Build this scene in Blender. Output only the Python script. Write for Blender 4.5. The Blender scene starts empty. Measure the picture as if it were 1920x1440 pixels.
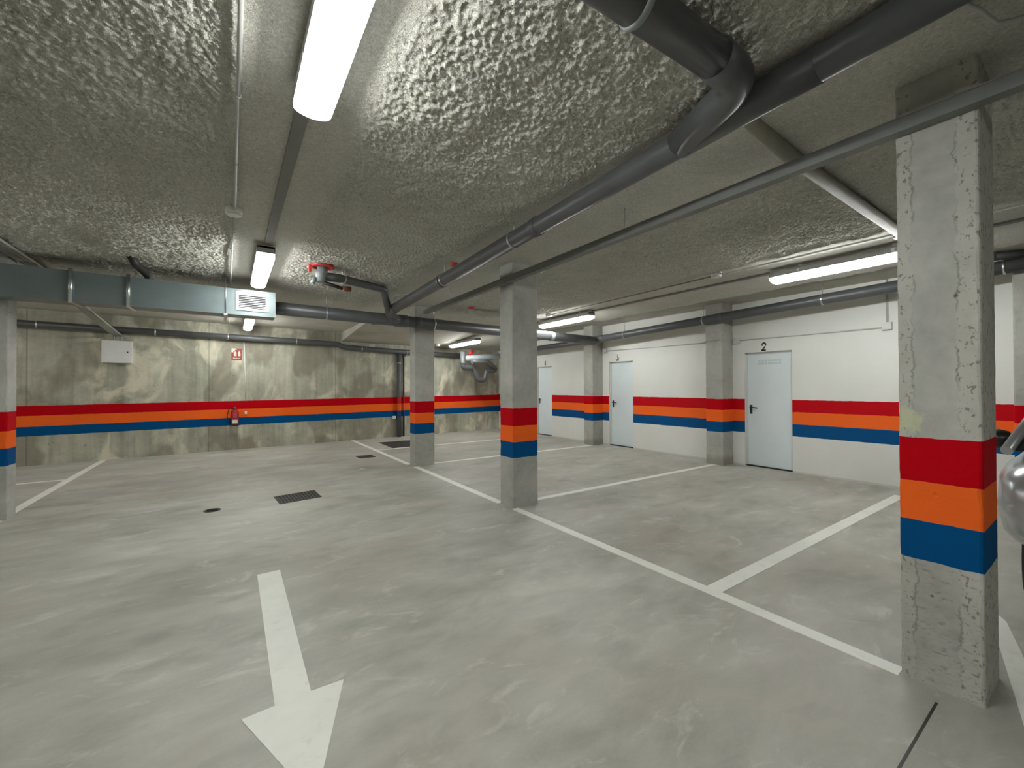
import bpy, bmesh, math, random
import numpy as np
from mathutils import Vector, Matrix, noise

random.seed(7)
C = bpy.context.scene
COL = C.collection
PI = math.pi

# ------------------------------------------------------------------ camera
CAM_H = 1.42
cam_data = bpy.data.cameras.new('camera')
cam_data.sensor_fit = 'HORIZONTAL'
cam_data.sensor_width = 36.0
cam_data.lens = 775.8247 / 1920 * 36.0
cam_data.clip_start = 0.02
cam = bpy.data.objects.new('camera', cam_data)
COL.objects.link(cam)
R = Matrix(((0.82671491, -0.00145038, -0.56261918),
            (-0.56260955, -0.00852439, -0.82667879 * -1),
            (-0.00359699, 0.99996261, -0.00786323)))
# rows = world axes seen from the camera (exactly orthonormalised below)
r_x = Vector((0.82671491, -0.00145038, -0.56261918)).normalized()
r_y = Vector((-0.56260955, -0.00852439, -0.82667879))
r_y = (r_y - r_x * r_y.dot(r_x)).normalized()
r_z = r_x.cross(r_y)
R = Matrix((r_x, r_y, r_z))
cam.matrix_world = Matrix.Translation((0, 0, CAM_H)) @ R.to_4x4()
C.camera = cam

# ------------------------------------------------------------------ world and exposure
w = bpy.data.worlds.new('world'); C.world = w
w.use_nodes = True
w.node_tree.nodes['Background'].inputs[0].default_value = (0.5, 0.52, 0.5, 1)
w.node_tree.nodes['Background'].inputs[1].default_value = 0.0
C.view_settings.view_transform = 'Standard'
C.view_settings.look = 'None'
C.view_settings.exposure = 0.6
C.view_settings.gamma = 1.0
C.view_settings.use_curve_mapping = False
LAMP = 105.0         # radiance of a fluorescent tube
COVER = 2.2          # glow of the prismatic cover around it

# ------------------------------------------------------------------ node helpers
def new_mat(name):
    m = bpy.data.materials.new(name); m.use_nodes = True
    nt = m.node_tree; nt.nodes.clear()
    out = nt.nodes.new('ShaderNodeOutputMaterial')
    bs = nt.nodes.new('ShaderNodeBsdfPrincipled')
    nt.links.new(bs.outputs[0], out.inputs[0])
    return m, nt, bs

def sock(nt, v, inp):
    if isinstance(v, (int, float)): inp.default_value = v
    elif isinstance(v, (tuple, list)):
        inp.default_value = tuple(v) + ((1,) if len(v) == 3 and len(inp.default_value) == 4 else ())
    else: nt.links.new(v, inp)

def math_n(nt, op, a, b=0.0, c=None, clamp=False):
    n = nt.nodes.new('ShaderNodeMath'); n.operation = op; n.use_clamp = clamp
    sock(nt, a, n.inputs[0]); sock(nt, b, n.inputs[1])
    if c is not None: sock(nt, c, n.inputs[2])
    return n.outputs[0]

def mix(nt, f, a, b):
    n = nt.nodes.new('ShaderNodeMix'); n.data_type = 'RGBA'
    sock(nt, f, n.inputs[0]); sock(nt, a, n.inputs[6]); sock(nt, b, n.inputs[7])
    return n.outputs[2]

def pos(nt):
    g = nt.nodes.new('ShaderNodeNewGeometry')
    s = nt.nodes.new('ShaderNodeSeparateXYZ')
    nt.links.new(g.outputs['Position'], s.inputs[0])
    return g.outputs['Position'], s.outputs

def scaled(nt, p, sc, off=(0, 0, 0)):
    n = nt.nodes.new('ShaderNodeMapping'); n.vector_type = 'POINT'
    nt.links.new(p, n.inputs[0]); n.inputs[1].default_value = off; n.inputs[3].default_value = sc
    return n.outputs[0]

def noise_n(nt, p, scale, detail=4, rough=0.55, dist=0.0):
    n = nt.nodes.new('ShaderNodeTexNoise')
    nt.links.new(p, n.inputs['Vector'])
    n.inputs['Scale'].default_value = scale; n.inputs['Detail'].default_value = detail
    n.inputs['Roughness'].default_value = rough; n.inputs['Distortion'].default_value = dist
    return n.outputs['Fac']

def ramp(nt, f, stops, interp='LINEAR'):
    n = nt.nodes.new('ShaderNodeValToRGB'); n.color_ramp.interpolation = interp
    el = n.color_ramp.elements
    while len(el) > 1: el.remove(el[-1])
    for i, (p, c) in enumerate(stops):
        e = el[0] if i == 0 else el.new(p)
        e.position = p
        e.color = (c, c, c, 1) if isinstance(c, (int, float)) else tuple(c) + (1,)
    nt.links.new(f, n.inputs[0])
    return n.outputs[0]

def bump(nt, bs, h, strength=0.5, dist=0.01):
    n = nt.nodes.new('ShaderNodeBump')
    n.inputs['Strength'].default_value = strength; n.inputs['Distance'].default_value = dist
    nt.links.new(h, n.inputs['Height']); nt.links.new(n.outputs[0], bs.inputs['Normal'])

def srgb(r, g, b):
    f = lambda c: (c / 255 / 12.92) if c / 255 <= 0.04045 else ((c / 255 + 0.055) / 1.055) ** 2.4
    return (f(r), f(g), f(b))

def plain(name, col, rough=0.5, metal=0.0, var=0.12, nscale=9, bmp=0.0, spec=0.5):
    m, nt, bs = new_mat(name)
    p, xyz = pos(nt)
    n = noise_n(nt, p, nscale, 5)
    lo = tuple(c * (1 - var) for c in col); hi = tuple(min(1, c * (1 + var)) for c in col)
    c = ramp(nt, n, [(0.3, lo), (0.7, hi)])
    nt.links.new(c, bs.inputs['Base Color'])
    bs.inputs['Roughness'].default_value = rough; bs.inputs['Metallic'].default_value = metal
    bs.inputs['Specular IOR Level'].default_value = spec
    if bmp: bump(nt, bs, noise_n(nt, p, nscale * 6, 3), bmp, 0.004)
    return m

RED = (0.47, 0.0005, 0.006); ORANGE = (0.86, 0.135, 0.018); BLUE = (0.0008, 0.072, 0.215)

def paint_bands(nt, base, levels, slope=(0, 0), gate=None):
    """paint three horizontal bands (blue, orange, red from below) over a base colour"""
    p, xyz = pos(nt)
    wob = math_n(nt, 'MULTIPLY', math_n(nt, 'SUBTRACT', noise_n(nt, p, 14, 3), 0.5), 0.014)
    z = math_n(nt, 'ADD', xyz[2], wob)
    if slope[0]: z = math_n(nt, 'SUBTRACT', z, math_n(nt, 'MULTIPLY', xyz[0], slope[0]))
    z3 = math_n(nt, 'DIVIDE', z, 3.0)
    a, b, c, d = [v / 3.0 for v in levels]
    col = ramp(nt, z3, [(0, BLUE), (b, ORANGE), (c, RED)], 'CONSTANT')
    fac = ramp(nt, z3, [(0, 0.0), (a, 1.0), (d, 0.0)], 'CONSTANT')
    if gate is not None: fac = math_n(nt, 'MULTIPLY', fac, gate)
    return mix(nt, fac, base, col), fac

def concrete(name, lo, hi, levels=None, slope=(0, 0), streak=0.0, blotch=0.5, edge=False, pits=0.35, patches=False, dirt=0.0):
    m, nt, bs = new_mat(name)
    p, xyz = pos(nt)
    n1 = noise_n(nt, p, 1.7, 7, 0.62, 0.6)
    n2 = noise_n(nt, p, 16, 6, 0.6)
    f = math_n(nt, 'ADD', math_n(nt, 'MULTIPLY', n1, 0.75), math_n(nt, 'MULTIPLY', n2, 0.25))
    if streak:
        st = noise_n(nt, scaled(nt, p, (3.2, 3.2, 0.16)), 1.6, 5, 0.6, 0.3)
        f = math_n(nt, 'ADD', math_n(nt, 'MULTIPLY', f, 1 - streak), math_n(nt, 'MULTIPLY', st, streak))
    c = ramp(nt, f, [(0.36, lo), (0.5, tuple(0.5 * (a + b) for a, b in zip(lo, hi))), (0.64, hi)])
    if patches:
        # pale lime runs and brownish damp patches along the cast wall
        q = noise_n(nt, scaled(nt, p, (1.1, 1.1, 0.7), (3, 1, 2)), 1.5, 5, 0.6, 0.8)
        c = mix(nt, ramp(nt, q, [(0.53, 0.0), (0.63, 0.75)]), c, (0.74, 0.70, 0.54))
        q2 = noise_n(nt, scaled(nt, p, (0.9, 0.9, 0.5), (9, 4, 7)), 1.2, 3, 0.5, 0.2)
        c = mix(nt, ramp(nt, q2, [(0.54, 0.0), (0.59, 0.6)]), c, (0.20, 0.175, 0.13))
        # shuttering joints every 2.7 m
        xm = math_n(nt, 'PINGPONG', math_n(nt, 'ADD', xyz[0], 0.4), 1.35)
        jl = math_n(nt, 'LESS_THAN', xm, 0.012)
        c = mix(nt, math_n(nt, 'MULTIPLY', jl, 0.35), c, (0.09, 0.085, 0.07))
    if dirt:                      # splashed dirt low on the shaft
        lowz = ramp(nt, math_n(nt, 'ADD', xyz[2], math_n(nt, 'MULTIPLY', noise_n(nt, p, 7, 3), 0.15)), [(0.17, dirt), (0.26, 0.0)])
        c = mix(nt, lowz, c, (0.20, 0.185, 0.14))
    if edge:
        # ragged grout leaks down both arrises of the near pillar and a pale green smear
        wob = math_n(nt, 'MULTIPLY', math_n(nt, 'SUBTRACT', noise_n(nt, scaled(nt, p, (0, 0, 1)), 7, 5, 0.65), 0.5), 0.11)
        for at, sg in ((0.415, 1), (0.565, -1)):
            v_ = math_n(nt, 'MULTIPLY', math_n(nt, 'SUBTRACT', math_n(nt, 'ADD', xyz[1], wob), at), float(sg))
            ln = math_n(nt, 'MULTIPLY', math_n(nt, 'LESS_THAN', math_n(nt, 'ABSOLUTE', v_), 0.0045), ramp(nt, noise_n(nt, p, 6, 2), [(0.42, 0.0), (0.55, 0.5)]))
            c = mix(nt, ln, c, (0.16, 0.165, 0.14))
            out = math_n(nt, 'LESS_THAN', v_, 0.0)
            c = mix(nt, math_n(nt, 'MULTIPLY', out, 0.22), c, (0.60, 0.60, 0.52))
            pit = math_n(nt, 'MULTIPLY', out, ramp(nt, noise_n(nt, scaled(nt, p, (1, 1, 0.7)), 42, 3, 0.7), [(0.57, 0.0), (0.64, 0.7)]))
            c = mix(nt, pit, c, (0.13, 0.125, 0.10))
        dv = nt.nodes.new('ShaderNodeVectorMath'); dv.operation = 'DISTANCE'
        nt.links.new(p, dv.inputs[0]); dv.inputs[1].default_value = (2.74, 0.59, 1.255)
        dd_ = math_n(nt, 'ADD', dv.outputs['Value'], math_n(nt, 'MULTIPLY', math_n(nt, 'SUBTRACT', noise_n(nt, p, 28, 4), 0.5), 0.12))
        c = mix(nt, ramp(nt, dd_, [(0.045, 0.75), (0.07, 0.0)]), c, (0.55, 0.58, 0.36))
        low = math_n(nt, 'MULTIPLY', math_n(nt, 'LESS_THAN', xyz[2], 0.57), ramp(nt, noise_n(nt, scaled(nt, p, (1, 1, 2.6)), 20, 5, 0.7), [(0.56, 0.0), (0.66, 0.6)]))
        c = mix(nt, low, c, (0.19, 0.175, 0.13))
    # small dark air holes
    v = nt.nodes.new('ShaderNodeTexVoronoi'); v.inputs['Scale'].default_value = 13
    nt.links.new(p, v.inputs['Vector'])
    hole = ramp(nt, v.outputs['Distance'], [(0.0, 1.0), (0.10, 1.0), (0.13, 0.0)])
    sel = ramp(nt, noise_n(nt, p, 4.5, 2), [(0.60, 0.0), (0.64, 1.0)])
    hole = math_n(nt, 'MULTIPLY', hole, sel)
    c = mix(nt, math_n(nt, 'MULTIPLY', hole, pits * 1.6, clamp=True), c, (0.05, 0.048, 0.04))
    h = math_n(nt, 'SUBTRACT', math_n(nt, 'ADD', math_n(nt, 'MULTIPLY', n2, 0.6), math_n(nt, 'MULTIPLY', n1, 0.5)), math_n(nt, 'MULTIPLY', hole, 0.8))
    if levels:
        c, fac = paint_bands(nt, c, levels, slope)
        nt.links.new(math_n(nt, 'SUBTRACT', 0.22, math_n(nt, 'MULTIPLY', fac, 0.16)), bs.inputs['Specular IOR Level'])
        nt.links.new(math_n(nt, 'SUBTRACT', 0.85, math_n(nt, 'MULTIPLY', fac, 0.2)), bs.inputs['Roughness'])
    else:
        bs.inputs['Roughness'].default_value = 0.85
    nt.links.new(c, bs.inputs['Base Color'])
    if not levels: bs.inputs['Specular IOR Level'].default_value = 0.22
    bump(nt, bs, h, 0.55, 0.012)
    return m

# ------------------------------------------------------------------ materials
M = {}
PL = (0.58, 0.768, 0.958, 1.162)
M['pillar'] = concrete('pillar_concrete', (0.33, 0.335, 0.30), (0.50, 0.505, 0.46), PL, blotch=0.4)
M['wallpillar'] = concrete('wall_pillar_concrete', (0.33, 0.33, 0.295), (0.48, 0.48, 0.43), (0.59, 0.785, 0.985, 1.195), dirt=0.6)
M['nearpillar'] = concrete('near_pillar_concrete', (0.33, 0.335, 0.30), (0.50, 0.505, 0.46), PL, edge=True)
M['castwall'] = concrete('cast_wall_concrete', (0.27, 0.27, 0.21), (0.58, 0.57, 0.46), (0.562, 0.735, 0.935, 1.115), (0.0055, 0), streak=0.5, patches=True)
M['soffit'] = concrete('smooth_soffit', (0.42, 0.415, 0.355), (0.54, 0.535, 0.465), pits=0.1)

def make_whitewall():
    m, nt, bs = new_mat('white_painted_plaster')
    p, xyz = pos(nt)
    n = noise_n(nt, p, 1.3, 4)
    c = ramp(nt, n, [(0.3, (0.70, 0.705, 0.66)), (0.7, (0.76, 0.765, 0.72))])
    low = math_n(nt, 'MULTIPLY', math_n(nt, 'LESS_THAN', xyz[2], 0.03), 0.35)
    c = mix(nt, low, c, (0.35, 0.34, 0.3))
    gate = math_n(nt, 'LESS_THAN', xyz[0], 7.656)
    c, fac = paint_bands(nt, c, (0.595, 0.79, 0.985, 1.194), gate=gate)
    nt.links.new(c, bs.inputs['Base Color']); bs.inputs['Roughness'].default_value = 0.6
    bs.inputs['Specular IOR Level'].default_value = 0.12
    bump(nt, bs, noise_n(nt, p, 45, 3), 0.2, 0.003)
    return m
M['whitewall'] = make_whitewall()

def make_floor():
    m, nt, bs = new_mat('power_floated_concrete')
    p, xyz = pos(nt)
    n1 = noise_n(nt, scaled(nt, p, (0.8, 1.5, 1)), 0.95, 5, 0.55, 0.4)
    n2 = noise_n(nt, scaled(nt, p, (0.9, 1.9, 1), (5, 2, 0)), 3.0, 6, 0.58, 0.4)
    n3 = noise_n(nt, p, 60, 3)
    f = math_n(nt, 'ADD', math_n(nt, 'MULTIPLY', n1, 0.55), math_n(nt, 'ADD', math_n(nt, 'MULTIPLY', n2, 0.38), math_n(nt, 'MULTIPLY', n3, 0.07)))
    c = ramp(nt, f, [(0.36, (0.31, 0.31, 0.265)), (0.47, (0.40, 0.40, 0.35)), (0.54, (0.45, 0.45, 0.40)), (0.65, (0.55, 0.55, 0.49))])
    # pale scuffs, warm patches and dark blots
    s = noise_n(nt, scaled(nt, p, (1.1, 2.0, 1), (1, 7, 0)), 2.2, 7, 0.68, 0.9)
    c = mix(nt, ramp(nt, s, [(0.57, 0.0), (0.72, 0.6)]), c, (0.70, 0.70, 0.63))
    wv = noise_n(nt, scaled(nt, p, (1, 1, 1), (11, 3, 0)), 0.8, 3, 0.5, 0.3)
    c = mix(nt, ramp(nt, wv, [(0.52, 0.0), (0.68, 0.4)]), c, (0.42, 0.365, 0.30))
    d = noise_n(nt, scaled(nt, p, (1.2, 2.2, 1), (2, 13, 0)), 1.6, 4, 0.5, 0.2)
    c = mix(nt, ramp(nt, d, [(0.56, 0.0), (0.74, 0.45)]), c, (0.21, 0.21, 0.18))
    # saw-cut joint across the aisle by the near pillar
    def cut(axis, at, lo, hi, w=0.005):
        a = math_n(nt, 'LESS_THAN', math_n(nt, 'ABSOLUTE', math_n(nt, 'SUBTRACT', xyz[axis], at)), w)
        o = 1 - axis
        b = math_n(nt, 'MULTIPLY', math_n(nt, 'GREATER_THAN', xyz[o], lo), math_n(nt, 'LESS_THAN', xyz[o], hi))
        return math_n(nt, 'MULTIPLY', a, b)
    j = cut(1, 0.474, -6, 2.62)
    c = mix(nt, j, c, (0.045, 0.035, 0.028))
    nt.links.new(c, bs.inputs['Base Color'])
    rr = ramp(nt, n2, [(0.3, 0.42), (0.7, 0.62)])
    nt.links.new(rr, bs.inputs['Roughness'])
    bs.inputs['Specular IOR Level'].default_value = 0.35
    bump(nt, bs, f, 0.12, 0.01)
    return m
M['floor'] = make_floor()

def make_spray():
    m, nt, bs = new_mat('sprayed_mortar_ceiling')
    p, xyz = pos(nt)
    n1 = noise_n(nt, p, 1.1, 5, 0.55, 0.4)
    n2 = noise_n(nt, p, 22, 5, 0.6)
    f = math_n(nt, 'ADD', math_n(nt, 'MULTIPLY', n1, 0.75), math_n(nt, 'MULTIPLY', n2, 0.25))
    c = ramp(nt, f, [(0.34, (0.44, 0.43, 0.37)), (0.5, (0.57, 0.56, 0.49)), (0.66, (0.70, 0.69, 0.61))])
    nt.links.new(c, bs.inputs['Base Color'])
    g = noise_n(nt, p, 75, 4, 0.7)
    bs.inputs['Roughness'].default_value = 0.9; bs.inputs['Specular IOR Level'].default_value = 0.12
    sp = ramp(nt, g, [(0.36, 0.0), (0.46, 0.5), (0.54, 0.5), (0.64, 1.0)])
    c2 = mix(nt, sp, (0.38, 0.37, 0.32), (0.88, 0.87, 0.79))
    c3 = mix(nt, 0.55, c, c2)
    nt.links.new(c3, bs.inputs['Base Color'])
    bump(nt, bs, g, 1.0, 0.012)
    return m
M['spray'] = make_spray()

def make_roadpaint():
    m, nt, bs = new_mat('white_road_paint')
    p, xyz = pos(nt)
    n = noise_n(nt, p, 2.5, 6, 0.6)
    c = ramp(nt, n, [(0.3, (0.78, 0.79, 0.72)), (0.6, (0.86, 0.87, 0.80))])
    s = noise_n(nt, p, 11, 5, 0.65)
    c = mix(nt, ramp(nt, s, [(0.58, 0.0), (0.72, 0.5)]), c, (0.66, 0.65, 0.57))
    nt.links.new(c, bs.inputs['Base Color']); bs.inputs['Roughness'].default_value = 0.5
    return m
M['road'] = make_roadpaint()
M['arrow'] = M['road']

M['pvc'] = plain('dark_grey_pvc', (0.085, 0.09, 0.092), 0.38, var=0.1, nscale=5)
def make_banded(name, col):
    m, nt, bs = new_mat(name)
    c, fac = paint_bands(nt, nt_rgb(nt, col), (0.585, 0.757, 0.957, 1.137))
    nt.links.new(c, bs.inputs['Base Color']); bs.inputs['Roughness'].default_value = 0.5
    return m
def nt_rgb(nt, col):
    n = nt.nodes.new('ShaderNodeRGB'); n.outputs[0].default_value = tuple(col) + (1,); return n.outputs[0]
M['pvc_painted'] = make_banded('grey_pipe_painted_over_with_bands', (0.085, 0.09, 0.092))
M['black_painted'] = make_banded('black_pipe_painted_over_with_bands', (0.018, 0.018, 0.018))
M['pvc_light'] = plain('light_grey_pvc', (0.24, 0.27, 0.27), 0.4, var=0.08)
M['pvc_black'] = plain('black_rubber', (0.018, 0.018, 0.018), 0.55)
M['conduit'] = plain('grey_conduit', (0.42, 0.43, 0.40), 0.4, var=0.06)
M['conduit_white'] = plain('white_conduit', (0.72, 0.73, 0.70), 0.4, var=0.05)
M['trunk'] = plain('grey_trunking', (0.19, 0.20, 0.19), 0.5, var=0.08)
M['rail'] = plain('dark_grey_rail', (0.2, 0.2, 0.185), 0.6, var=0.05)
M['zinc'] = plain('galvanised_steel', (0.62, 0.65, 0.64), 0.3, 1.0, var=0.06, nscale=14)
M['duct'] = plain('galvanised_duct_sheet', (0.20, 0.245, 0.25), 0.38, 0.6, var=0.10, nscale=3.5)
M['whitemetal'] = plain('white_enamel', (0.78, 0.79, 0.77), 0.35, var=0.03)
M['dark'] = plain('dark_gap', (0.02, 0.02, 0.018), 0.9)
M['door'] = plain('pale_blue_grey_door_enamel', (0.68, 0.75, 0.765), 0.38, var=0.03, nscale=2)
M['doorframe'] = plain('door_frame_enamel', (0.60, 0.61, 0.58), 0.45, var=0.03)
M['louvre'] = plain('pressed_louvre', (0.56, 0.63, 0.62), 0.5, var=0.03)
M['blackplastic'] = plain('black_plastic', (0.012, 0.01, 0.010), 0.35)
M['redpaint'] = plain('red_gloss_paint', (0.36, 0.012, 0.014), 0.3, var=0.1)
M['redring'] = plain('red_fire_collar', (0.55, 0.035, 0.03), 0.45, var=0.1)
M['rust'] = plain('rusty_brown_clamp', (0.16, 0.055, 0.03), 0.8, var=0.3, nscale=30)
M['ink'] = plain('black_stencil_paint', (0.012, 0.011, 0.012), 0.7)
M['cast_iron'] = plain('cast_iron', (0.055, 0.052, 0.05), 0.6, 0.3, var=0.25, nscale=20, bmp=0.4)
M['signred'] = plain('sign_red', (0.33, 0.035, 0.028), 0.5, var=0.05)
M['signwhite'] = plain('sign_white', (0.70, 0.68, 0.58), 0.5, var=0.05)
M['housing'] = plain('lamp_housing_grey', (0.42, 0.43, 0.42), 0.45, var=0.04)
M['olive'] = plain('dusty_flat_conduit', (0.27, 0.26, 0.21), 0.6, var=0.1)
M['carpaint'] = plain('silver_car_paint', (0.46, 0.47, 0.48), 0.25, 0.65, var=0.03)
M['tyre'] = plain('tyre_rubber', (0.02, 0.02, 0.02), 0.8)
M['carglass'] = plain('dark_car_glass', (0.01, 0.012, 0.014), 0.06, var=0.02)
M['lens'] = plain('headlamp_lens', (0.7, 0.72, 0.74), 0.08, 0.4, var=0.05)

def make_emit(name, strength):
    m, nt, bs = new_mat(name)
    bs.inputs['Base Color'].default_value = (0.9, 0.9, 0.9, 1)
    bs.inputs['Emission Color'].default_value = (0.985, 1.0, 0.985, 1)
    bs.inputs['Emission Strength'].default_value = strength
    return m
M['tube'] = make_emit('fluorescent_tube', LAMP)
def make_cover():
    m = bpy.data.materials.new('lit_prismatic_cover'); m.use_nodes = True
    nt = m.node_tree; nt.nodes.clear()
    out = nt.nodes.new('ShaderNodeOutputMaterial'); mx = nt.nodes.new('ShaderNodeMixShader')
    tr = nt.nodes.new('ShaderNodeBsdfTransparent'); em = nt.nodes.new('ShaderNodeEmission')
    em.inputs[0].default_value = (0.985, 1.0, 0.985, 1); em.inputs[1].default_value = COVER / 0.35
    mx.inputs[0].default_value = 0.35
    nt.links.new(tr.outputs[0], mx.inputs[1]); nt.links.new(em.outputs[0], mx.inputs[2]); nt.links.new(mx.outputs[0], out.inputs[0])
    return m
M['glow'] = make_cover()
def make_cap():
    m, nt, bs = new_mat('clear_diffuser_end')
    bs.inputs['Base Color'].default_value = (0.75, 0.8, 0.82, 1); bs.inputs['Roughness'].default_value = 0.25
    return m
M['cap'] = make_cap()

# ------------------------------------------------------------------ mesh helpers
class MB:
    def __init__(s): s.bm = bmesh.new()
    def box(s, x0, x1, y0, y1, z0, z1, mtx=None):
        vs = [s.bm.verts.new(Vector((x, y, z)) if mtx is None else mtx @ Vector((x, y, z)))
              for z in (z0, z1) for y in (y0, y1) for x in (x0, x1)]
        for f in ((0, 2, 3, 1), (4, 5, 7, 6), (0, 1, 5, 4), (2, 6, 7, 3), (1, 3, 7, 5), (0, 4, 6, 2)):
            s.bm.faces.new([vs[i] for i in f])
        return s
    def tube(s, pts, r, n=20, closed=False, caps=True):
        pts = [Vector(p) for p in pts]
        rs = r if isinstance(r, (list, tuple)) else [r] * len(pts)
        rings = []; up = None
        N = len(pts)
        for i, p in enumerate(pts):
            if closed: t = (pts[(i + 1) % N] - pts[i - 1]).normalized()
            elif i == 0: t = (pts[1] - p).normalized()
            elif i == N - 1: t = (p - pts[-2]).normalized()
            else:
                a = (p - pts[i - 1]).normalized(); b = (pts[i + 1] - p).normalized()
                t = (a + b).normalized() if (a + b).length > 1e-6 else a
            if up is None:
                up = Vector((0, 0, 1)) if abs(t.z) < 0.9 else Vector((1, 0, 0))
            u = (up - t * up.dot(t)).normalized(); v = t.cross(u); up = u
            rings.append([s.bm.verts.new(p + (u * math.cos(2 * PI * k / n) + v * math.sin(2 * PI * k / n)) * rs[i]) for k in range(n)])
        m = N if closed else N - 1
        for i in range(m):
            A, B = rings[i], rings[(i + 1) % N]
            for k in range(n):
                f = s.bm.faces.new((A[k], A[(k + 1) % n], B[(k + 1) % n], B[k])); f.smooth = True
        if caps and not closed:
            s.bm.faces.new(rings[0][::-1]); s.bm.faces.new(rings[-1])
        return s
    def lathe(s, prof, center=(0, 0, 0), axis='Z', n=32):
        c = Vector(center); rings = []
        for (r, h) in prof:
            ring = []
            for k in range(n):
                a = 2 * PI * k / n
                if axis == 'Z': q = Vector((r * math.cos(a), r * math.sin(a), h))
                elif axis == 'X': q = Vector((h, r * math.cos(a), r * math.sin(a)))
                else: q = Vector((r * math.cos(a), h, r * math.sin(a)))
                ring.append(s.bm.verts.new(c + q))
            rings.append(ring)
        for A, B in zip(rings, rings[1:]):
            for k in range(n):
                f = s.bm.faces.new((A[k], A[(k + 1) % n], B[(k + 1) % n], B[k])); f.smooth = True
        s.bm.faces.new(rings[0][::-1]); s.bm.faces.new(rings[-1])
        return s
    def prism(s, outline, fn, d0, d1):
        """outline: 2-D points; fn(u, v, d) -> 3-D point"""
        A = [s.bm.verts.new(Vector(fn(u, v, d0))) for u, v in outline]
        B = [s.bm.verts.new(Vector(fn(u, v, d1))) for u, v in outline]
        s.bm.faces.new(A[::-1]); s.bm.faces.new(B)
        n = len(A)
        for i in range(n): s.bm.faces.new((A[i], A[(i + 1) % n], B[(i + 1) % n], B[i]))
        return s
    def bevel(s, w, seg=2, ang=0.6):
        es = [e for e in s.bm.edges if len(e.link_faces) == 2 and e.calc_face_angle(0) > ang]
        bmesh.ops.bevel(s.bm, geom=es, offset=w, segments=seg, affect='EDGES', profile=0.5)
        return s
    def build(s, name, mat, parent=None, label=None):
        bmesh.ops.recalc_face_normals(s.bm, faces=s.bm.faces)
        me = bpy.data.meshes.new(name); s.bm.to_mesh(me); s.bm.free()
        me.materials.append(mat)
        o = bpy.data.objects.new(name, me); COL.objects.link(o)
        if parent is not None:
            o.parent = parent
            o.matrix_parent_inverse = Matrix.Translation(-parent_world(parent)) if False else Matrix()
            me.transform(Matrix.Translation(-origin_of(parent)))
            o['_o'] = list(origin_of(parent))
        else:
            o['_o'] = [0, 0, 0]
        if label: o['label'] = label
        return o

def parent_world(p): return Vector((0, 0, 0))
def origin_of(o): return Vector(o['_o'])

def thing(name, loc, label, cat, group=None):
    o = bpy.data.objects.new(name, None); COL.objects.link(o)
    o.location = loc; o['_o'] = list(loc); o['label'] = label; o['category'] = cat
    o.empty_display_size = 0.1
    if group: o['group'] = group
    return o

def tag(o, label, cat, group=None):
    o['label'] = label; o['category'] = cat
    if group: o['group'] = group
    return o

def struct(o): o['kind'] = 'structure'; return o

def fillet(pts, r, n=7):
    pts = [Vector(p) for p in pts]; out = [pts[0]]
    for a, b, c in zip(pts, pts[1:], pts[2:]):
        u = (a - b); v = (c - b); lu, lv = u.length, v.length
        u.normalize(); v.normalize()
        ang = u.angle(v)
        if ang > PI - 0.02: out.append(b); continue
        d = min(r / math.tan(ang / 2), lu * 0.49, lv * 0.49)
        p0, p2 = b + u * d, b + v * d
        for k in range(n + 1):
            t = k / n
            out.append(p0 * (1 - t) ** 2 + b * 2 * t * (1 - t) + p2 * t * t)
    out.append(pts[-1])
    return out

def lerp(a, b, t): return Vector(a) * (1 - t) + Vector(b) * t

# ------------------------------------------------------------------ the setting
ZC = 2.90                       # ceiling
def yb(x): return 11.40 + (x + 2.0) * 0.0684          # face of the cast back wall
BWANG = math.atan(0.0684)

struct(MB().box(-7.2, 7.8, -6.2, 13, -0.2, 0).build('floor', M['floor']))

# right white wall with door openings
DOORS = [(0.88, 1.58), (3.04, 3.80), (6.30, 7.03), (9.20, 9.93)]
mb = MB(); y = -6.0
for (a, b) in DOORS:
    mb.box(7.65, 7.85, y, a, 0, 3.05); mb.box(7.65, 7.85, a, b, 2.02, 3.05); y = b
mb.box(7.65, 7.85, y, 12.6, 0, 3.05)
struct(mb.build('wall_right', M['whitewall']))
# cast concrete back wall, slightly skewed to the grid
mb = MB()
mb.prism([(-7.2, yb(-7.2)), (7.85, yb(7.85)), (7.85, yb(7.85) + 0.25), (-7.2, yb(-7.2) + 0.25)], lambda u, v, d: (u, v, d), 0, 3.05)
struct(mb.build('wall_back', M['castwall']))
struct(MB().box(-7.2, -7.0, -6.2, 11.2, 0, 3.05).build('wall_left', M['castwall']))
struct(MB().box(-7.2, 7.85, -6.2, -6.0, 0, 3.05).build('wall_front', M['soffit']))

# ceiling: a fine grid, thick sprayed mortar with smooth trowelled bands
def smooth_amount(x, y):
    """1 where the soffit was left smooth, 0 where mortar was sprayed"""
    wob = 0.05 * noise.noise(Vector((x * 1.3, y * 1.3, 0))) + 0.035 * noise.noise(Vector((x * 6, y * 6, 3)))
    def band(v, a, b, s=0.05):
        v = v + wob
        return max(0.0, min(1.0, (v - a) / s + 0.5)) * max(0.0, min(1.0, (b - v) / s + 0.5))
    m = max(band(x, 0.02, 0.62, 0.12), band(x, 2.05, 3.12, 0.06), band(x, 5.22, 6.72, 0.06))
    if y > 7.3: m = max(m, min(1.0, (y - 7.3) / 1.2) * 0.8)
    return m

def grid(x0, x1, y0, y1, step, z):
    nx = max(2, int((x1 - x0) / step) + 1); ny = max(2, int((y1 - y0) / step) + 1)
    xs = np.linspace(x0, x1, nx); ys = np.linspace(y0, y1, ny)
    return xs, ys

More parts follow.
